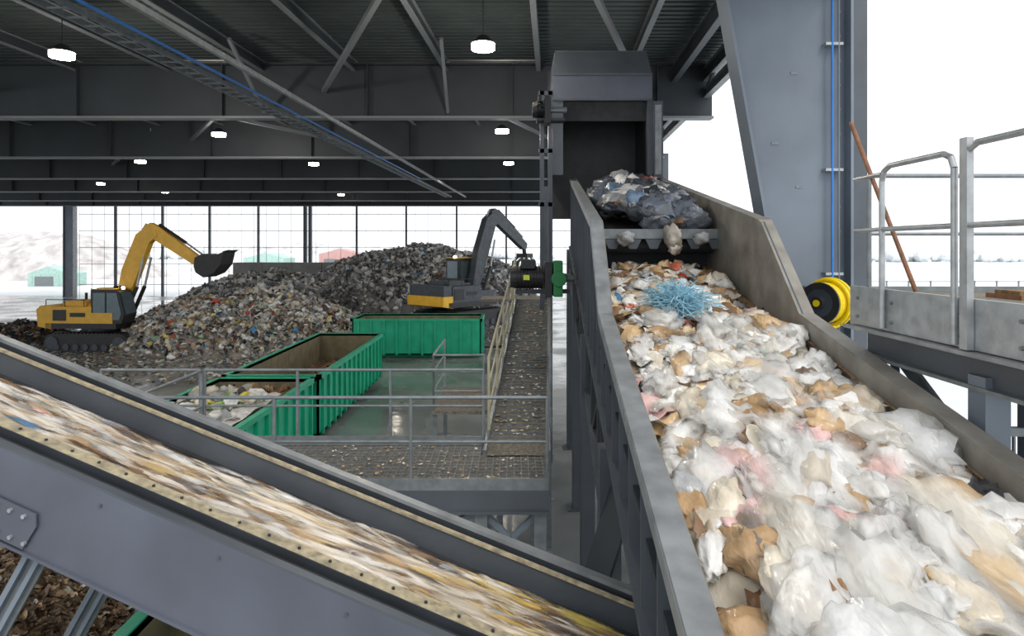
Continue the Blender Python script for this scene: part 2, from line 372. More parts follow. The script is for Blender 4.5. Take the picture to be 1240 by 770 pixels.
def motor(name,c,L,r,body,cap):
    m=MB();c=Vector(c)
    m.tube(c-Vector((L/2,0,0)),c+Vector((L/2,0,0)),r,body,18)
    for i in range(9): 
        x=c.x-L/2+L*(i+.5)/9; m.tube((x,c.y,c.z),(x+L*.03,c.y,c.z),r*1.13,body,18)
    m.tube(c-Vector((L/2+.1,0,0)),c-Vector((L/2,0,0)),r*.85,BLK,18,r)
    m.tube(c+Vector((L/2,0,0)),c+Vector((L/2+.55,0,0)),r*.35,GALVD,12)
    m.box((c.x-L*.3,c.y-r*1.1,c.z+r*.8),(c.x+L*.2,c.y+r*.3,c.z+r*1.6),BLK)
    m.box((c.x-L*.22,c.y-r*1.25,c.z-r*.2),(c.x+L*.0,c.y-r*1.0,c.z+r*.25),cap)
    m.box((c.x+L/2+.02,c.y-r*1.3,c.z-r*1.7),(c.x+L/2+.16,c.y+r,c.z+r*1.4),BLK)
    m.box((c.x-L/2,c.y-r*.9,c.z-r*1.4),(c.x+L/2+.5,c.y+r*.9,c.z-r*1.1),STEELD)
    m.obj(name,bevel=.01)
LG=mat('gearbox_green',(.02,.22,.06),.4)
YG=mat('motor_yellowgreen',(.65,.75,.05),.4)
motor('gear_motor',(.34,13.0,H-.58),.55,.22,BLK,YG)
gb=MB(); gb.box((.80,12.7,H-.95),(.98,13.2,H-.25),LG); gb.tube((.9,12.6,H-.6),(.9,13.3,H-.6),.15,LG,16); gb.tube((1.0,12.9,H-.6),(1.22,12.9,H-.6),.07,GALVD,12); gb.obj('gearbox',bevel=.02)
motor('hood_motor',(.66,15.6,H+3.25),.16,.2,BLK,BLK)

ex=DV.normalized(); ey=Vector((0,0,1)).cross(ex).normalized(); ez=ex.cross(ey)
Or=M3((XL+XR)/2,0,-2.42)
MM=Matrix(((ex.x,ey.x,ez.x,Or.x),(ex.y,ey.y,ez.y,Or.y),(ex.z,ey.z,ez.z,Or.z),(0,0,0,1)))
wd=(XR-XL)/2-.04
def hz(x,y):
    e=max(0,1-(abs(y)/wd)**3)
    return (.08+.15*e)+.12*noise.noise(Vector((x*1.1,y*2.2,0)))+.06*noise.noise(Vector((x*3,y*5,4)))
BASEC=[Vector(c) for c in (CR,W,CR,TAN,CR,W)]
def basecol(p):
    t=noise.noise(Vector((p[0]*1.3,p[1]*4,7)))*2.4+2.5; i=int(max(0,min(4,t))); f=min(1,max(0,t-i)); c=BASEC[i].lerp(BASEC[i+1],f)
    s=.75+.35*noise.noise(Vector((p[0]*2,p[1]*14,2))); return tuple(c*s)
parts=[grid(240,50,lambda a,b:(1.3+a*10.2,-wd+2*wd*b,hz(1.3+a*10.2,-wd+2*wd*b)-.03),basecol)]
def spts(n,x0,x1,off=(0,.06)):
    x=rng.uniform(x0,x1,n); y=rng.uniform(-wd+.08,wd-.08,n)
    z=np.array([hz(a,b) for a,b in zip(x,y)])+rng.uniform(*off,n); return np.stack([x,y,z],1)
PALM=[(W,11),(CR,5),(TAN,3.0),((.66,.46,.26),3),(BR,1.3),(GY,1.8),(PNK,.6),((.60,.16,.10),.3),(BLU,.2),((.62,.70,.66),.4),(DK,.6)]
PALT=[(CR,4),(TAN,6),((.66,.46,.26),4),(BR,2.2),(W,4.5),(GY,1.5),(DK,.9),(RED,.4),(BLU,.2)]
def keep(P,S,f=.75):
    m=wd-.02-np.minimum(S*f,wd-.1); P[:,1]=np.clip(P[:,1],-m,m); return P
for n,x0,x1,s0,s1,st,pal,gd in ((280,6.4,11.4,.05,.19,1.0,PALT,7),(130,4.0,7.5,.06,.18,1.3,PALM,7),(60,1.4,5,.05,.13,2.0,PALM,7)):
    S=rng.uniform(s0,s1,n); P=keep(spts(n,x0,x1,(0,.05)),S)
    parts.append(sheets(P,S,pick(pal,n),gd,.22,.3,stretch=st))
for n,x0,x1,s0,s1,st,pal in ((170,6.3,11.2,.07,.21,1.0,PALM),(260,3.6,7.5,.09,.24,1.25,PALM),(150,1.4,4.2,.08,.22,1.6,PALM)):
    S=rng.uniform(s0,s1,n); P=keep(spts(n,x0,x1,(-.05,.05)),S)
    parts.append(bags(P,S,pick(pal,n),.3,stretch=st,flat=.5,amp=.22))
build('mixed_waste_stream',parts,waste_mat('waste_stream',bump=.7,bs=9,rough=.25,streak=(.5,1,1),dark=(.60,.56,.51)),MM)
PALF=[((.88,.87,.85),12),((.82,.78,.70),4),((.72,.54,.34),3),((.66,.72,.70),.4),(PNK,.5),((.66,.26,.18),.25),((.52,.32,.17),1.2),((.22,.19,.17),.6)]  # last, dark tint paints in shadow contrast, as gaps between the pieces
fp=[]
n=150;S=rng.uniform(.10,.26,n);P=keep(spts(n,1.4,5.2,(.04,.15)),S,.85); fp.append(sheets(P,S,pick(PALF,n,.06),10,.22,.25,stretch=1.8,alpha=.85,yaw=.8))
n=80;S=rng.uniform(.10,.24,n);P=keep(spts(n,4.6,7.8,(.04,.15)),S,1.0); fp.append(sheets(P,S,pick(PALF,n,.06),10,.28,.28,stretch=1.3,alpha=.85))
n=30;S=rng.uniform(.10,.2,n);P=keep(spts(n,7.6,10.8,(.03,.1)),S,1.0); fp.append(sheets(P,S,pick(PALF,n,.06),10,.25,.3,stretch=1.0,alpha=.9))
PALC=[((.90,.90,.89),10),((.84,.82,.78),4),((.80,.70,.56),1.5)]
n=75;S=rng.uniform(.12,.26,n);P=keep(spts(n,1.5,7.6,(.03,.12)),S,.9); fp.append(bags(P,S,pick(PALC,n,.05),.3,stretch=1.5,flat=.5,amp=.24,alpha=.55))
build('plastic_film_waste',fp,waste_mat('film',alpha=True,bump=.9,bs=8,rough=.18,streak=(.4,1,1),dark=(.70,.68,.64)),MM)
cn=MB(); c=M3(1.55,8.0,-1.98); NET=mat('net_cyan',(.30,.54,.66),.5)
for k in range(150):
    pts=[]
    for i in range(6):
        pts.append(c+Vector((random.gauss(0,.15),random.gauss(0,.36),random.gauss(0,.10))))
    cn.path(pts,.004,NET,5)
cn.obj('tangled_net')
n=140; S=rng.uniform(.16,.36,n)
P=np.stack([rng.uniform(11.4,16.6,n),rng.uniform(-.70,.70,n),0*S],1)
P[:,2]=.88+.10*rng.uniform(0,1,n)+.36*(1-(P[:,1]/.95)**2)*np.clip((P[:,0]-10.8)/1.5,0,1)
PALD=[((.07,.08,.095),5),((.16,.18,.22),5),(GY,3.5),((.20,.30,.42),2.5),(W,1.8),(BR,1.5),((.35,.1,.08),.4)]
n2=60; S2=rng.uniform(.06,.16,n2)
P2=np.stack([rng.uniform(11.1,16.8,n2),rng.uniform(-.8,.8,n2),0*S2],1); P2[:,2]=.95+.12*rng.uniform(0,1,n2)+.34*(1-(P2[:,1]/.95)**2)*np.clip((P2[:,0]-10.8)/1.5,0,1)
hp=np.array([[11.0,-.25,.78],[11.0,-.3,.6],[11.0,.5,.75],[10.95,-.7,.76]]); hs=np.array([.2,.17,.14,.13])
build('refuse_bag_heap',[bags(P,S,pick(PALD,n),.4,flat=.6,amp=.2),sheets(P2,S2,pick(PALD,n2),6,.3,.6),bags(hp,hs,pick([(GY,1),((.5,.46,.4),1)],4),.9,flat=.8)],waste_mat('bagmat',bump=.9,bs=9,rough=.2),MM)

# ================================================================ transverse conveyor
D2=Vector((1,-.187,-.317)); Pp=Vector((-.184,-.983,0)); A0=Vector((0,5.0,H-2.206))
def T(s,w,h): return A0+D2*s+Pp*w+Vector((0,0,h))
tc=MB(); s0,s1=-6.5,1.5
def strip(w0,w1,h0,h1,m,a=s0,b_=s1):
    tc.prism([T(a,w0,h0),T(a,w1,h0),T(a,w1,h1),T(a,w0,h1)],D2*(b_-a),m)
strip(-.02,.06,-.03,0,STEELL); strip(-.02,.0,-.5,-.03,STEEL); strip(.06,.14,-.12,-.09,STEELD); strip(.05,.06,-.12,-.03,STEELD)
strip(.14,.155,-.30,-.06,STEEL); strip(.13,.17,-.06,-.04,DUST); strip(.155,.20,-.30,-.25,RUB)
strip(.15,1.1,-.36,-.33,RUB)
strip(1.10,1.12,-.30,-.02,DUST); strip(1.10,1.20,-.02,0,DUST); strip(1.20,1.21,-.10,0,STEELD); strip(1.21,1.30,-.10,-.08,STEELD)
strip(1.235,1.255,-.08,-.045,RUB); strip(1.30,1.32,-.10,-.03,STEEL); strip(1.30,1.36,-.03,-.012,STEEL)
strip(1.345,1.36,-.62,-.03,PLATE); strip(1.28,1.38,-.64,-.62,PLATE); strip(-.04,.08,-.52,-.50,STEEL)
for s in np.arange(s0+.2,s1,.2):
    tc.tube(T(s,1.15,.0),T(s,1.15,.012),.010,STEELD,8)
for s in np.arange(s0+.2,s1,.8):
    tc.tube(T(s,1.36,-.12),T(s,1.37,-.12),.012,STEEL,8)
for s in np.arange(s0,s1,1.0):
    tc.beam(T(s,0,-.5),T(s,1.35,-.5),.08,.08,STEEL); tc.tube(T(s+.5,.02,-.42),T(s+.5,1.33,-.42),.05,GALVD,10)
gp=-2.72
tc.prism([T(gp-.55,1.37,-.34),T(gp-.02,1.37,-.34),T(gp-.02,1.37,-.42),T(gp-.12,1.37,-.6),T(gp-.55,1.37,-.6)],Pp*.012,PLATE)
for k in range(5):
    for j in range(2):
        p=T(gp-.5+k*.10,1.38,-.38-j*.17); tc.tube(p,p+Pp*.02,.014,GALV,8)
tc.obj('cross_belt_conveyor')
lg=MB()
for w in (.15,1.2):
    a=T(gp-.15,w,-.66); lg.ibeam(a,(a.x-1.8,a.y,.0),.16,.12,GALVD,COLUMN)
    a=T(-5,w,-.66); lg.beam(a,(a.x,a.y,0),.15,.15,COLUMN)
    a=T(.95,w,-.66); lg.beam(a,(a.x,a.y,0),.14,.14,STEEL)
lg.obj('conveyor_trestle')
e1=D2.normalized(); e2=Vector((0,0,1)).cross(e1).normalized(); e3=e1.cross(e2)
O2=T(0,.64,-.32); M2=Matrix(((e1.x,e2.x,e3.x,O2.x),(e1.y,e2.y,e3.y,O2.y),(e1.z,e2.z,e3.z,O2.z),(0,0,0,1)))
w2=.44
def hz2(x,y): return .02+.15*(1-(abs(y)/w2)**2.5)+.05*noise.noise(Vector((x*1.5,y*7,1)))
C2=[Vector(c) for c in ((.18,.13,.09),(.34,.24,.15),(.56,.45,.32),(.78,.73,.66),(.42,.32,.22),(.74,.66,.52),(.60,.42,.20),(.80,.76,.70))]
def bc2(p):
    t=noise.noise(Vector((p[0]*1.0,p[1]*9,7)))*4.5+3.3+noise.noise(Vector((p[0]*3.0,p[1]*30,3)))*1.8
    i=int(max(0,min(6,t))); f=min(1,max(0,t-i)); return tuple(C2[i].lerp(C2[i+1],f))
pr=[grid(560,90,lambda a,b:(-6.9+a*8.4,-w2+2*w2*b,hz2(-6.9+a*8.4,-w2+2*w2*b)),bc2)]
PAL2=[((.80,.77,.72),5),(CR,4),(TAN,3),(BR,3.5),((.66,.48,.22),1.2),(GY,2.5),((.12,.09,.08),2.5),((.6,.2,.14),.15),(BLU,.15)]
def s2(n,lo,hi,g_,st,al,x0=-6.8,x1=1.3,pal=PAL2):
    x=rng.uniform(x0,x1,n); y_=rng.uniform(-w2+.05,w2-.05,n); z=np.array([hz2(a,b) for a,b in zip(x,y_)])+.008
    pr.append(sheets(np.stack([x,y_,z],1),rng.uniform(lo,hi,n),pick(pal,n),g_,.18,.12,stretch=st,yaw=.5,alpha=al))
s2(700,.008,.02,3,6,.7); s2(650,.025,.06,9,4.0,.75)
s2(70,.03,.06,9,4,.75,-.6,1.2,[((.78,.62,.12),1),((.72,.50,.14),3),((.80,.66,.38),3)])
build('shredded_waste_stream',pr,waste_mat('shred',alpha=True,bump=.3,bs=30,streak=(.1,1,1),dark=(.6,.56,.5)),M2)

# ================================================================ platform, walkway, railings
PZ=H-2.75
p=MB(); px0,px1=-4.3,.42; y0,y1=7.5,9.2
p.box((px0,y0,PZ-.04),(px1,y1,PZ),GRATE)
for k in np.arange(px0,px1,.09): p.box((k,y0,PZ),(k+.012,y1,PZ+.012),GALVD)
for k in np.arange(y0,y1,.12): p.box((px0,k,PZ+.002),(px1,k+.012,PZ+.014),GALVD)
for y in (y0,y1): 
    p.box((px0,y-.03,PZ-.22),(px1,y+.03,PZ+.0),STEEL); p.box((px0,y-.012,PZ),(px1,y+.012,PZ+.13),GALVD)
p.box((px0,y0-.08,PZ-.25),(px1,y0+.06,PZ-.22),STEEL)
for x in (px0+.1,-2.2,-.35,px1-.1):
    for y in (y0+.05,y1-.05):
        p.box((x-.07,y-.07,0),(x+.07,y+.07,PZ-.2),GALVD); p.box((x-.15,y-.15,0),(x+.15,y+.15,.02),GALVD)
    p.beam((x,y0,.9),(x,y1,PZ-.3),.06,.06,GALVD)
for xa,xb in ((px0+.1,-2.2),(-2.2,-.35)): p.beam((xa,y0+.05,PZ-1.1),(xb,y0+.05,PZ-.25),.07,.07,COLUMN)
p.beam((-.35,y0+.05,PZ-.9),(px1-.1,y0+.05,PZ-.25),.06,.06,COLUMN); p.beam((px1-.1,y0+.05,PZ-.9),(-.35,y0+.05,PZ-.25),.06,.06,COLUMN)
p.obj('access_platform')
def railing(name,pts,hgt=1.05,n=None,mids=(.55,),r=.021,m=GALVD,toe=False):
    r_=MB()
    for a,b_ in zip(pts[:-1],pts[1:]):
        a=Vector(a);b_=Vector(b_); L=(b_-a).length; k=max(1,round(L/1.5))
        up=Vector((0,0,hgt)); r_.tube(a+up,b_+up,r,m,12)
        for q in mids: r_.tube(a+Vector((0,0,q)),b_+Vector((0,0,q)),r*.8,m,10)
        for i in range(k+1): c=a.lerp(b_,i/k); r_.tube(c,c+up,r,m,10)
        if toe: r_.beam(a+Vector((0,0,.07)),b_+Vector((0,0,.07)),.008,.14,m)
    return r_.obj(name)
railing('platform_railing',[(px0+.05,y0,PZ),(px1-.02,y0,PZ)])
railing('platform_railing',[(px0+.02,y1,PZ),(-.40,y1,PZ)])
railing('platform_railing',[(px0+.0,y0+.05,PZ),(px0+.0,y1-.05,PZ)])
sl=MB(); sl.box((px0-1.45,8.3,PZ-.04),(px0-.02,y1,PZ),GRATE); sl.box((px0-1.45,y1,PZ-.2),(px0-.02,y1+.03,PZ),STEEL)
for x in (px0-1.4,): 
    for yy in (8.35,9.15): sl.box((x-.05,yy-.05,0),(x+.05,yy+.05,PZ-.04),GALVD)
sl.obj('stair_landing')
railing('landing_railing',[(px0-1.42,y1,PZ),(px0-.04,y1,PZ)])
w=MB(); Xa,Xb=-.84,.0; Zw=-4.2
w.prism([M3(Xa,8.7,Zw),M3(Xb,8.7,Zw),M3(Xb,17,Zw),M3(Xa,17,Zw)],(0,0,-.05),GRATE)
for d in np.arange(9.2,17,.14): w.beam(M3(Xa,d,Zw+.01),M3(Xb,d,Zw+.01),.015,.02,GALVD)
for X in (Xa,Xb): 
    w.beam(M3(X,8.7,Zw-.04),M3(X,17,Zw-.04),.05,.22,GALVD)
for d in (11.5,14.2,16.8):
    for X in (Xa,Xb): 
        q=M3(X,d,Zw-.1); w.box((q.x-.05,q.y-.05,0),(q.x+.05,q.y+.05,q.z),GALVD)
q=M3(Xa,17,Zw); w.box((q.x-.9,17,q.z-.06),(q.x+.7,18.2,q.z),GRATE)
w.obj('inclined_walkway')
n=420; X=rng.uniform(Xa+.08,Xb-.05,n); d=rng.uniform(9.2,16.6,n)
P=np.array([M3(a,b_,Zw+.03)[:] for a,b_ in zip(X,d)])
n2=220; Pb=np.stack([rng.uniform(-2.5,.3,n2),rng.uniform(7.6,9.1,n2),np.full(n2,PZ+.03)],1)
build('litter_scraps',[sheets(P,rng.uniform(.012,.040,n),pick([(CR,3),(TAN,3),(W,2)],n),3,.2,.15),sheets(Pb,rng.uniform(.010,.028,n2),pick([(CR,3),(TAN,3)],n2),3,.2,.15)],waste_mat('litter'))
ra=[M3(Xa,d,Zw) for d in (9.3,17)]; railing('walkway_railing',ra,1.08,mids=(.35,.7),m=mat('rail_dirty_yellow',(.36,.33,.22),.5))
ra=[M3(Xb+.03,d,Zw) for d in (9.4,17)]; railing('walkway_railing',ra,1.08,mids=(.35,.7))
s=MB(); s.box((-1.45,11.9,2.2),(-.35,14.0,2.26),GRATE)
for x in (-1.4,-.4):
    for y in (12,13.9): s.box((x-.04,y-.04,0),(x+.04,y+.04,2.2),GALVD)
s.obj('side_landing')
railing('landing_railing',[(-.5,11.95,2.26),(-1.42,11.95,2.26),(-1.42,13.95,2.26)],1.0,mids=(.35,.7),m=STEELL)
# ================================================================ right service platform
SX=3.28; SZ=H-.42
sp=MB()
sp.box((SX,3.0,SZ-.05),(5.6,6.3,SZ),GRATE)
sp.box((SX-.03,3.0,SZ-.30),(SX,6.35,SZ+.06),GALV); sp.box((SX-.10,3.0,SZ-.34),(SX+.02,6.35,SZ-.31),STEELL)
sp.box((SX,6.30,SZ-.30),(5.6,6.35,SZ+.05),GALVD)
sp.ibeam((SX+.12,3.0,SZ-.47),(SX+.12,6.3,SZ-.47),.24,.16,STEEL,GALVD)
sp.ibeam((SX+1.4,3.0,SZ-.30),(SX+1.4,6.3,SZ-.30),.24,.16,STEEL,GALVD)
for (x,y) in ((SX+.15,4.75),(SX+.55,4.8),(4.9,5.9),(4.9,3.6)):
    sp.box((x-.09,y-.09,0),(x+.09,y+.09,SZ-.5),COLUMN); sp.box((x-.18,y-.18,0),(x+.18,y+.18,.03),COLUMN)
sp.beam((SX+.12,6.2,SZ-.62),(SX+.12,5.0,SZ-1.9),.09,.09,COLUMN)
sp.beam((SX+.2,6.25,SZ-.35),(SX+.45,4.95,SZ-1.5),.04,.12,GALVD)
sp.beam((SX+.3,6.2,SZ-.4),(SX-.0+.1,5.8,SZ-1.0),.07,.07,COLUMN)
for z in (SZ-.9,SZ-1.3): sp.beam((SX+.15,4.75,z),(5.5,4.75,z),.05,.06,GALVD)
for x in np.arange(3.6,5.5,.14): sp.box((x,4.74,SZ-1.30),(x+.015,4.76,SZ-.90),GALVD)
for y in (3.4,4.2,4.69,4.81,5.65,6.2): 
    for z in (SZ-.05,SZ-.22): sp.tube((SX-.05,y,z),(SX-.03,y,z),.015,GALVD,8)
sp.obj('service_platform')
def panel(ya,yb,zt=1.12,r=.024):
    m=MB(); x=SX-.06
    def P_(y,z): return Vector((x,y,SZ+z))
    c=.12
    pts=[P_(yb,-.28),P_(yb,zt-c),P_(yb-c*.3,zt-c*.3),P_(yb-c,zt),P_(ya+c,zt),P_(ya+c*.3,zt-c*.3),P_(ya,zt-c),P_(ya,-.28)]
    m.path(pts,r,GALV,12)
    m.tube(P_(ya,.58),P_(yb,.58),r*.9,GALV,12)
    return m
m=panel(4.81,5.75); 
m.tube((SX-.06,5.75,SZ+.58),(SX-.06,6.2,SZ+.58),.02,GALV); m.tube((SX-.06,5.75,SZ+1.06),(SX-.06,6.2,SZ+1.06),.02,GALV)
m.obj('service_railing')
m=panel(3.2,4.69,zt=1.15); m.box((SX-.085,4.64,SZ-.3),(SX-.035,4.72,SZ+1.2),GALV); m.obj('service_railing')
railing('service_railing',[(SX+.1,6.25,SZ),(5.5,6.25,SZ)],1.1,mids=(.55,),m=GALVD)
b=MB(); 
for x,y in ((4.15,5.45),): b.box((x-.10,y-.2,SZ),(x+.10,y+.2,SZ+.04),WOOD); b.box((x-.08,y-.16,SZ+.04),(x+.10,y+.12,SZ+.07),RUST)
b.obj('timber_offcuts')
d0=6.05
b=MB(); pA=Vector(((1030-620)/F*d0,d0,H-(148-300)/F*d0)); pB=Vector(((1111-620)/F*5.8,5.8,SZ))
b.tube(pB,pA,.02,WOOD,10); b.obj('wooden_pole')
hr=MB(); c=Vector((5.52,11.6,H-.96)); ax=Vector((-.82,-.57,0)).normalized()
hr.tube(c+ax*.20,c+ax*.23,.36,BLK,28); hr.tube(c-ax*.15,c-ax*.12,.36,BLK,28); hr.tube(c-ax*.15,c+ax*.2,.20,BLK,20)
for o in (-.09,-.02,.05,.12):
    for R in (.26,.32): hr.torus(c+ax*o,ax,R,.035,HOSE)
hr.torus(c-ax*.03,ax,.40,.034,HOSE); hr.torus(c-ax*.10+Vector((.02,0,.0)),ax,.41,.034,HOSE)
hr.tube(c+ax*.23,c+ax*.32,.11,BLK,16); hr.tube(c+ax*.32,c+ax*.33,.06,HOSE,14); hr.tube(c+ax*.23,c+ax*.235,.24,DGR,24)
hr.box((c.x-.05,c.y+.1,c.z-.06),(c.x+.05,12.19,c.z+.06),BLK); hr.box((c.x-.15,12.16,c.z-.25),(c.x+.15,12.195,c.z+.25),BLK)
hr.path([c+Vector((.25,-.05,-.33)),c+Vector((.12,-.1,-.42)),c+Vector((-.1,-.1,-.44)),c+Vector((-.2,-.1,-.40))],.03,HOSE)
hr.obj('hose_reel')

# ================================================================ containers
def container(x0,x1,y0,y1,h):
    c=MB(); z0=.18; t=.06
    c.box((x0,y0,z0),(x1,y1,z0+.06),GREEN)
    c.box((x0,y0,z0),(x0+t,y1,h),GREEN); c.box((x1-t,y0,z0),(x1,y1,h),GREEN)
    c.box((x0,y0,z0),(x1,y0+t,h),GREEN); c.box((x0,y1-t,z0),(x1,y1,h),GREEN)
    for a,b_ in (((x0+t,y0+t,z0+.1),(x0+t+.01,y1-t,h-.08)),((x1-t-.01,y0+t,z0+.1),(x1-t,y1-t,h-.08)),((x0+t,y1-t-.01,z0+.1),(x1-t,y1-t,h-.08)),((x0+t,y0+t,z0+.1),(x1-t,y0+t+.01,h-.08))): c.box(a,b_,GREENR)
    o=.07
    for a,b_ in (((x0-o,y0-o,h-.1),(x0+t,y1+o,h+.02)),((x1-t,y0-o,h-.1),(x1+o,y1+o,h+.02)),((x0-o,y0-o,h-.1),(x1+o,y0+t,h+.02)),((x0-o,y1-t,h-.1),(x1+o,y1+o,h+.02))): c.box(a,b_,GREEN)
    for y in np.arange(y0+.25,y1-.1,.6):
        c.box((x0-o,y,z0),(x0,y+.09,h-.1),GREEN); c.box((x1,y,z0),(x1+o,y+.09,h-.1),GREEN)
    for x in np.arange(x0+.25,x1-.1,.6):
        c.box((x,y0-o,z0),(x+.09,y0,h-.1),GREEN); c.box((x,y1,z0),(x+.09,y1+o,h-.1),GREEN)
    if x1-x0<y1-y0:
        for x in (x0+.6,x1-.8): c.box((x,y0,0),(x+.2,y1,z0),GREEN)
    else:
        for y in (y0+.6,y1-.8): c.box((x0,y,0),(x1,y+.2,z0),GREEN)
    c.obj('roll_off_container')
container(-7.65,-5.15,17.6,26.2,1.8); container(-7.65,-5.2,11.3,17.2,1.8); container(-7.5,-1.45,31,33.5,1.85)
container(-3.5,-1.2,4.4,6.7,1.72)
def heap(name,x0,x1,y0,y1,z0,z1,nb,ns,pal,s=(.1,.3),base=None):
    S=rng.uniform(*s,nb); P=np.stack([rng.uniform(x0,x1,nb),rng.uniform(y0,y1,nb),rng.uniform(z0,z1,nb)],1)
    S2=rng.uniform(s[0]*.6,s[1]*.8,ns); Q=np.stack([rng.uniform(x0,x1,ns),rng.uniform(y0,y1,ns),rng.uniform(z0,z1,ns)+.05],1)
    bc=base or tuple(pal[0][0])
    gr=grid(30,30,lambda a,b_:(x0-.2+(x1-x0+.4)*a,y0-.2+(y1-y0+.4)*b_,(z0+z1)/2+.08*noise.noise(Vector((a*6,b_*6,1)))),lambda p_:bc)
    build(name,[gr,bags(P,S,pick(pal,nb),.4),sheets(Q,S2,pick(pal,ns),5,.3,.6)],waste_mat(name+'_m'))
heap('container_waste',-7.2,-5.6,11.8,15.3,1.6,1.95,75,140,[(W,6),(GY,2),(CR,3),(YLW,2.2),((.35,.65,.15),1),(DK,1)],(.08,.24))
heap('container_brown_waste',-7.25,-5.55,15.6,16.8,1.45,1.7,10,160,[(BR,5),(TAN,3),((.3,.16,.06),4)],(.05,.15))
heap('container_residue',-7.3,-5.5,18.1,25.7,.7,.9,4,120,[(BR,5),(TAN,1),(DK,2)],(.05,.15))
def mulch(name,cx,cy,rx,ry,hh,n,pal,base):
    def f(a,b_):
        x=cx-rx+2*rx*a;y=cy-ry+2*ry*b_; r=min(1,((x-cx)/rx)**2+((y-cy)/ry)**2)
        return (x,y,max(.0,hh*(1-r)**.8)+.1*noise.noise(Vector((x*2,y*2,3)))*(1-r))
    g_=grid(60,60,f,lambda p_:base)
    a=rng.uniform(0,6.28,n);r=np.sqrt(rng.uniform(0,1,n))*.97; X=cx+rx*r*np.cos(a);Y=cy+ry*r*np.sin(a); Z=hh*(1-r**2)**.8+.03
    build(name,[g_,sheets(np.stack([X,Y,Z],1),rng.uniform(.02,.07,n),pick(pal,n),3,.3,.6)],waste_mat(name+'_m'))
mulch('compost_heap',-6.55,7.7,2.2,3.1,1.25,12000,[((.22,.14,.08),5),((.12,.08,.05),5),(TAN,1.2),(CR,.3)],(.10,.07,.04))

# ================================================================ big waste piles
def pile(name,cx,cy,rx,ry,hh,n,pal,base,s=(.08,.28),power=.9,sd=0,lump=.35):
    def hf(x,y):
        r=((x-cx)/rx)**2+((y-cy)/ry)**2
        if r>=1: return -.05
        return hh*(1-r)**power*(1+lump*noise.noise(Vector((x*.22,y*.22,sd))))+.35*noise.noise(Vector((x*.9,y*.9,sd+3)))*(1-r)+.15*noise.noise(Vector((x*2.6,y*2.6,sd)))*(1-r)
    g_=grid(130,110,lambda a,b_:(cx-rx+2*rx*a,cy-ry+2*ry*b_,hf(cx-rx+2*rx*a,cy-ry+2*ry*b_)),lambda p_:tuple(np.array(base)*(1+.6*noise.noise(Vector((p_[0]*.8,p_[1]*.8,p_[2]*2))))))
    a=rng.uniform(0,6.28,n);r=np.sqrt(rng.uniform(0,1,n))*1.0; X=cx+rx*r*np.cos(a);Y=cy+ry*r*np.sin(a)
    Z=np.array([max(0,hf(u,v)) for u,v in zip(X,Y)])+rng.uniform(0,.1,n)
    nb=n//12; ix=rng.choice(n,nb)
    build(name,[g_,sheets(np.stack([X,Y,Z],1),rng.uniform(*s,n),pick(pal,n,.3),4,.35,.7),bags(np.stack([X,Y,Z],1)[ix],rng.uniform(s[0],s[1]*1.1,nb),pick(pal,nb,.3),.5)],waste_mat(name+'_m',bs=5,dark=(.7,.68,.66)),smooth=True)
PL=[((.88,.87,.84),6),((.68,.60,.48),3.5),((.40,.30,.22),2.2),((.46,.46,.46),5),((.06,.06,.06),2.6),((.78,.62,.2),.7),(BLU,.5),(RED,.4),((.3,.5,.35),.3)]
PR=[((.72,.73,.73),4.5),((.44,.46,.47),5),((.48,.46,.42),2.5),((.13,.13,.135),4),((.92,.92,.90),1.6),(BR,.5),(BLU,.2)]
pile('mixed_waste_pile',-14.3,36.0,7.4,5.0,2.75,9500,PL,(.26,.23,.20),(.06,.22),power=.8)
pile('mixed_waste_pile',-17.0,45.5,6.8,4.3,3.3,3800,PR,(.25,.24,.23),(.08,.3),sd=9,power=.6,lump=.15)
pile('grey_waste_pile',-7.0,50.2,9.0,7.6,4.95,12500,PR,(.21,.21,.21),(.09,.30),power=.40,sd=21,lump=.10)
pile('small_dark_pile',-27.3,37,2.6,1.8,.95,900,[(DK,4),(BR,2),(GY,1)],(.05,.05,.05),(.05,.2))
n=5200; X=np.concatenate([rng.normal(-17,6,n//2),rng.uniform(-45,-8.5,n-n//2)]); Y=np.concatenate([rng.normal(31,3,n//2),rng.uniform(25,44,n-n//2)])
ok=(Y>24)&((X<-8)|(Y>35)); X=X[ok];Y=Y[ok];n=len(X)
build('ground_litter',[sheets(np.stack([X,Y,np.full(n,.03)],1),rng.uniform(.03,.13,n),pick(PL,n),3,.2,.12)],waste_mat('gl'))
b=MB()
for i in range(6): b.box((-24.5+i*2.6,58,0),(-24.5+i*2.6+2.56,59.2,3.9),CONC); b.box((-24.5+i*2.6,57.95,2.4),(-24.5+i*2.6+2.56,58,2.45),STEELD)
b.obj('concrete_push_wall')

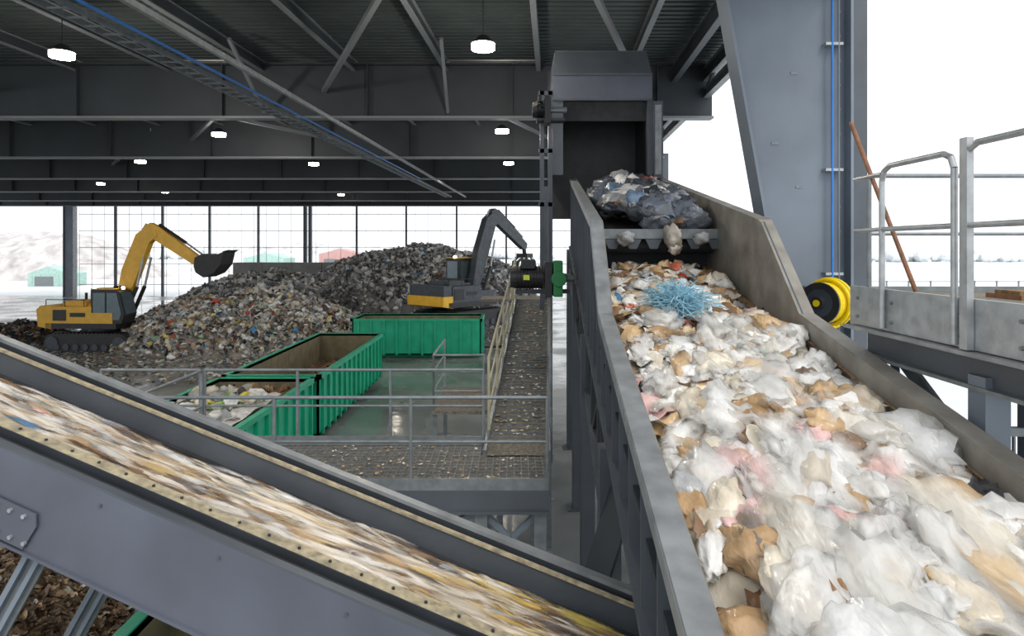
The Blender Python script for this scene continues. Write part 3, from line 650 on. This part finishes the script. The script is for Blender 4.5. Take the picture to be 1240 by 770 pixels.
# ================================================================ excavators
def excavator(name,loc,rz,body,boomc,attach='bucket',house=None,sc=1.0):
    e=MB(); house=house or body
    def stad(y0,y1):
        pts=[];R=.45;L=1.75
        for i in range(9): a=math.pi/2-math.pi*i/8; pts.append((L+R*math.cos(a),y0,.47+R*math.sin(a)))
        for i in range(9): a=-math.pi/2-math.pi*i/8; pts.append((-L+R*math.cos(a),y0,.47+R*math.sin(a)))
        e.prism(pts,(0,y1-y0,0),BLK)
        for x in np.arange(-1.7,1.75,.2): e.box((x,y0-.03,.0),(x+.1,y1+.03,.04),BLK); e.box((x,y0-.03,.90),(x+.1,y1+.03,.96),BLK)
        for x in np.arange(-1.5,1.6,.5): e.tube((x,y0-.06,.25),(x,y1+.06,.25),.16,DGR,14)
        for x in (-1.75,1.75): e.tube((x,y0-.07,.47),(x,y1+.07,.47),.32,DGR,16)
    stad(-1.45,-.85); stad(.85,1.45)
    e.box((-1.1,-.85,.45),(1.1,.85,.85),BLK); e.tube((0,0,.8),(0,0,1.15),.75,BLK,24)
    e.box((-2.2,-1.35,1.15),(1.5,1.35,1.42),BLK)
    pts=[(-2.6,-1.35,1.25),(-1.9,-1.35,1.12),(-1.9,-1.35,2.30),(-2.45,-1.35,2.30),(-2.68,-1.35,2.1)]
    if house is not body:
        pts=[(-2.6,-1.35,1.25),(-1.9,-1.35,1.12),(-1.9,-1.35,1.75),(-2.6,-1.35,1.75)]
        e.box((-2.5,-1.3,1.75),(-1.9,1.3,2.3),house)
    e.prism(pts,(0,2.7,0),body)
    e.box((-1.9,-1.35,1.42),(.2,-.55,2.25),house); e.box((-1.9,.45,1.42),(.0,1.35,2.25),house); e.box((-1.9,-.55,1.42),(.2,.45,2.35),house)
    e.box((-1.6,-.8,2.25),(-.5,.6,2.5),house); e.box((-1.8,-1.37,1.55),(-1.1,-1.35,2.1),BLK)
    e.box((-.9,-1.37,1.75),(-.1,-1.35,1.95),BLK)
    e.box((.2,-1.35,1.42),(1.3,-.7,1.95),house)
    e.tube((-1.2,.2,2.5),(-1.2,.2,2.85),.07,BLK,10)
    for x in (-2.2,-1.2,-.2): e.tube((x,-1.3,2.25),(x,-1.3,2.6),.02,BLK,8)
    e.tube((-2.2,-1.3,2.6),(-.2,-1.3,2.6),.02,BLK,8)
    cp=[(.15,-1.3,1.42),(1.75,-1.3,1.42),(1.9,-1.3,1.9),(1.62,-1.3,3.0),(1.35,-1.3,3.12),(.15,-1.3,3.12)]
    ys=0 if house is body else 1.55; zs=0 if house is body else .55
    cp=[(a,b_+ys,c_+(zs if c_>1.5 else 0)) for a,b_,c_ in cp]
    e.prism(cp,(0,1.0,0),BLK)
    gp_=[(.28,-1.32+ys,1.95+zs),(.9,-1.32+ys,1.95+zs),(.9,-1.32+ys,2.95+zs),(.28,-1.32+ys,2.95+zs)]; e.prism(gp_,(0,1.04,0),GLS)
    gp_=[(1.0,-1.32+ys,1.6+zs),(1.65,-1.32+ys,1.6+zs),(1.75,-1.32+ys,1.92+zs),(1.5,-1.32+ys,2.95+zs),(1.0,-1.32+ys,2.95+zs)]; e.prism(gp_,(0,1.04,0),GLS)
    e.prism([(1.72,-1.2+ys,1.6+zs),(1.93,-1.2+ys,1.92+zs),(1.68,-1.2+ys,2.95+zs),(1.6,-1.2+ys,2.95+zs)],(0,.8,0),GLS)
    e.prism([(.13,-1.2+ys,2.0+zs),(.13,-.4+ys,2.0+zs),(.13,-.4+ys,2.95+zs),(.13,-1.2+ys,2.95+zs)],(.03,0,0),GLS)
    e.box((.15,-1.3+ys,3.1+zs),(1.35,-.3+ys,3.17+zs),body)
    by0,byw=(-.0 if ys==0 else -.35),.42
    def seg(pts,m,w=byw): e.prism([(a,by0-w/2+.1,b_) for a,b_ in pts],(0,w,0),m)
    seg([(.45,1.7),(.95,1.65),(1.65,3.5),(2.4,5.45),(2.85,5.85),(2.75,6.15),(2.2,6.25),(1.7,5.9),(.95,4.1)],boomc)
    seg([(2.1,6.3),(2.45,6.5),(2.95,6.25),(5.35,4.5),(5.3,4.2),(5.05,4.15),(2.6,5.65)],boomc,.34)
    for yy in (by0-.22,by0+.42):
        e.tube((1.2,yy,1.75),(1.85,yy,3.2),.10,BLK,10); e.tube((1.85,yy,3.2),(2.2,yy,4.7),.06,GALV,10)
    q=by0+.1
    e.tube((1.35,q,4.7),(1.85,q,6.0),.09,boomc,10); e.tube((1.85,q,6.0),(2.15,q,6.45),.05,GALV,10)
    e.tube((2.85,q,6.4),(4.3,q,5.45),.08,BLK,10); e.tube((4.3,q,5.45),(5.1,q,4.9),.05,GALV,10)
    if attach=='bucket':
        bp=[(5.1,4.7),(5.5,4.9),(6.1,4.8),(6.6,5.0),(6.45,4.35),(6.05,3.9),(5.55,3.7),(5.15,3.95),(5.05,4.25)]
        e.prism([(a,-.55,b_) for a,b_ in bp],(0,1.25,0),BLK)
        for k in range(5): e.prism([(6.5,-.5+k*.26,4.9),(6.85,-.5+k*.26,5.1),(6.55,-.5+k*.26,5.03)],(0,.12,0),BLK)
    else:
        e.tube((5.2,q,4.35),(5.3,q,3.85),.12,BLK,10); e.box((5.0,q-.4,3.65),(5.6,q+.4,3.9),BLK)
        for sg in (-1,1):
            for yy in (q-.35,q,q+.35):
                e.prism([(5.3+sg*.1,yy,3.7),(5.3+sg*.65,yy,3.45),(5.3+sg*.72,yy,2.95),(5.3+sg*.25,yy,2.55),(5.3+sg*.55,yy,3.05),(5.3+sg*.5,yy,3.35)],(0,.1,0),BLK)
    for x,z in ((1.5,3.2),(1.2,3.2)): e.box((x,-1.1+ys,z-.03+zs),(x+.12,-.9+ys,z+.1+zs),BLK); 
    e.box((1.63,-1.1+ys,3.13+zs),(1.66,-.92+ys,3.25+zs),LAMP); e.box((.12,-1.1+ys,3.13+zs),(.16,-.92+ys,3.25+zs),LAMP)
    ob=e.obj(name,loc=loc,rotz=rz); ob.scale=(sc,)*3
    return ob
excavator('tracked_excavator',(-21.1,34.3,0),math.radians(-4),YEL,YEL)
excavator('tracked_excavator',(-3.0,38.3,.70),math.radians(50),ORG,DGR,attach='grapple',house=DGR,sc=1.06)
mulch('excavator_ramp',-3.2,38.3,4.2,3.9,.85,2500,PR,(.14,.14,.14))

# ================================================================ outdoors background
def mound(name,cx,cy,rx,ry,hh,base):
    def f(a,b_):
        x=cx-rx+2*rx*a;y=cy-ry+2*ry*b_; r=min(1,((x-cx)/rx)**2+((y-cy)/ry)**2)
        return (x,y,hh*(1-r)**.8*(1+.25*noise.noise(Vector((x*.1,y*.1,3))))+.6*noise.noise(Vector((x*.5,y*.5,3)))*(1-r)-.05)
    build(name,[grid(140,60,f,lambda p_:tuple(np.array(base)*(1+.5*noise.noise(Vector(p_)*.7))))],waste_mat(name+'_m',bs=2.5,dark=(.75,.73,.72)))
mound('distant_waste_mound',-86,118,24,14,8.0,(.56,.53,.525))  # haze is mixed into the pale mound colours
mound('distant_waste_mound',-50,150,24,10,6.0,(.68,.68,.69))
def shed(name,x0,x1,y0,y1,h,m):
    s=MB(); s.prism([(x0,y0,0),(x1,y0,0),(x1,y0,h),((x0+x1)/2,y0,h+1),(x0,y0,h)],(0,y1-y0,0),m)
    for x in np.arange(x0+.5,x1,1.2): s.box((x,y0-.06,0),(x+.15,y0,h),m)
    s.box((x0+1,y0-.08,0),(x0+3.5,y0,h*.75),GALVD); s.obj(name)
shed('green_shed',-66,-60.5,90,94,1.7,PALEG); shed('green_shed',-52,-44,128,134,3.2,PALEG); shed('red_shed',-38,-30,130,136,4.0,REDM); shed('green_shed',-29,-22,126,130,3.4,PALEG)
def trees(name,x0,x1,y,hh,n):
    S=rng.uniform(.5,1,n)*hh*.6; P=np.stack([rng.uniform(x0,x1,n),rng.uniform(y,y+15,n),S*.8],1)
    build(name,[bags(P,S,pick([((.80,.84,.87),1),((.86,.89,.92),1)],n),.1,flat=1.0)],waste_mat(name+'_m',bs=1,dark=(.88,.88,.88),bump=.1))  # near-white tree colours carry painted haze, lowering contrast
trees('distant_treeline',60,330,240,5,200); trees('distant_treeline',-260,20,300,7,150)
sb=MB()
for x in range(20,70,2): sb.box((x,60,0),(x+.1,60.1,2.2),GALVD)
for z in (.5,1.2,2.1): sb.box((20,60,z),(70,60.06,z+.06),GALVD)
sb.obj('yard_fence')

# ================================================================ world, camera
w=bpy.data.worlds.new('overcast'); scene.world=w; w.use_nodes=True
bg=w.node_tree.nodes['Background']; bg.inputs[0].default_value=(.94,.97,1,1); bg.inputs[1].default_value=1.5
S=bpy.data.lights.new('soft_sun','SUN'); S.energy=1.6; S.angle=math.radians(25); S.color=(1,.96,.90)
so=bpy.data.objects.new('soft_sun',S); so.rotation_euler=(math.radians(38),math.radians(22),0); scene.collection.objects.link(so)
cam=bpy.data.cameras.new('camera'); cam.lens=36*F/1240; cam.sensor_width=36; cam.shift_y=-(385-300)/1240; cam.clip_end=1000; cam.clip_start=.05
co=bpy.data.objects.new('camera',cam); co.location=(0,0,H); co.rotation_euler=(math.radians(90),0,0); scene.collection.objects.link(co); scene.camera=co
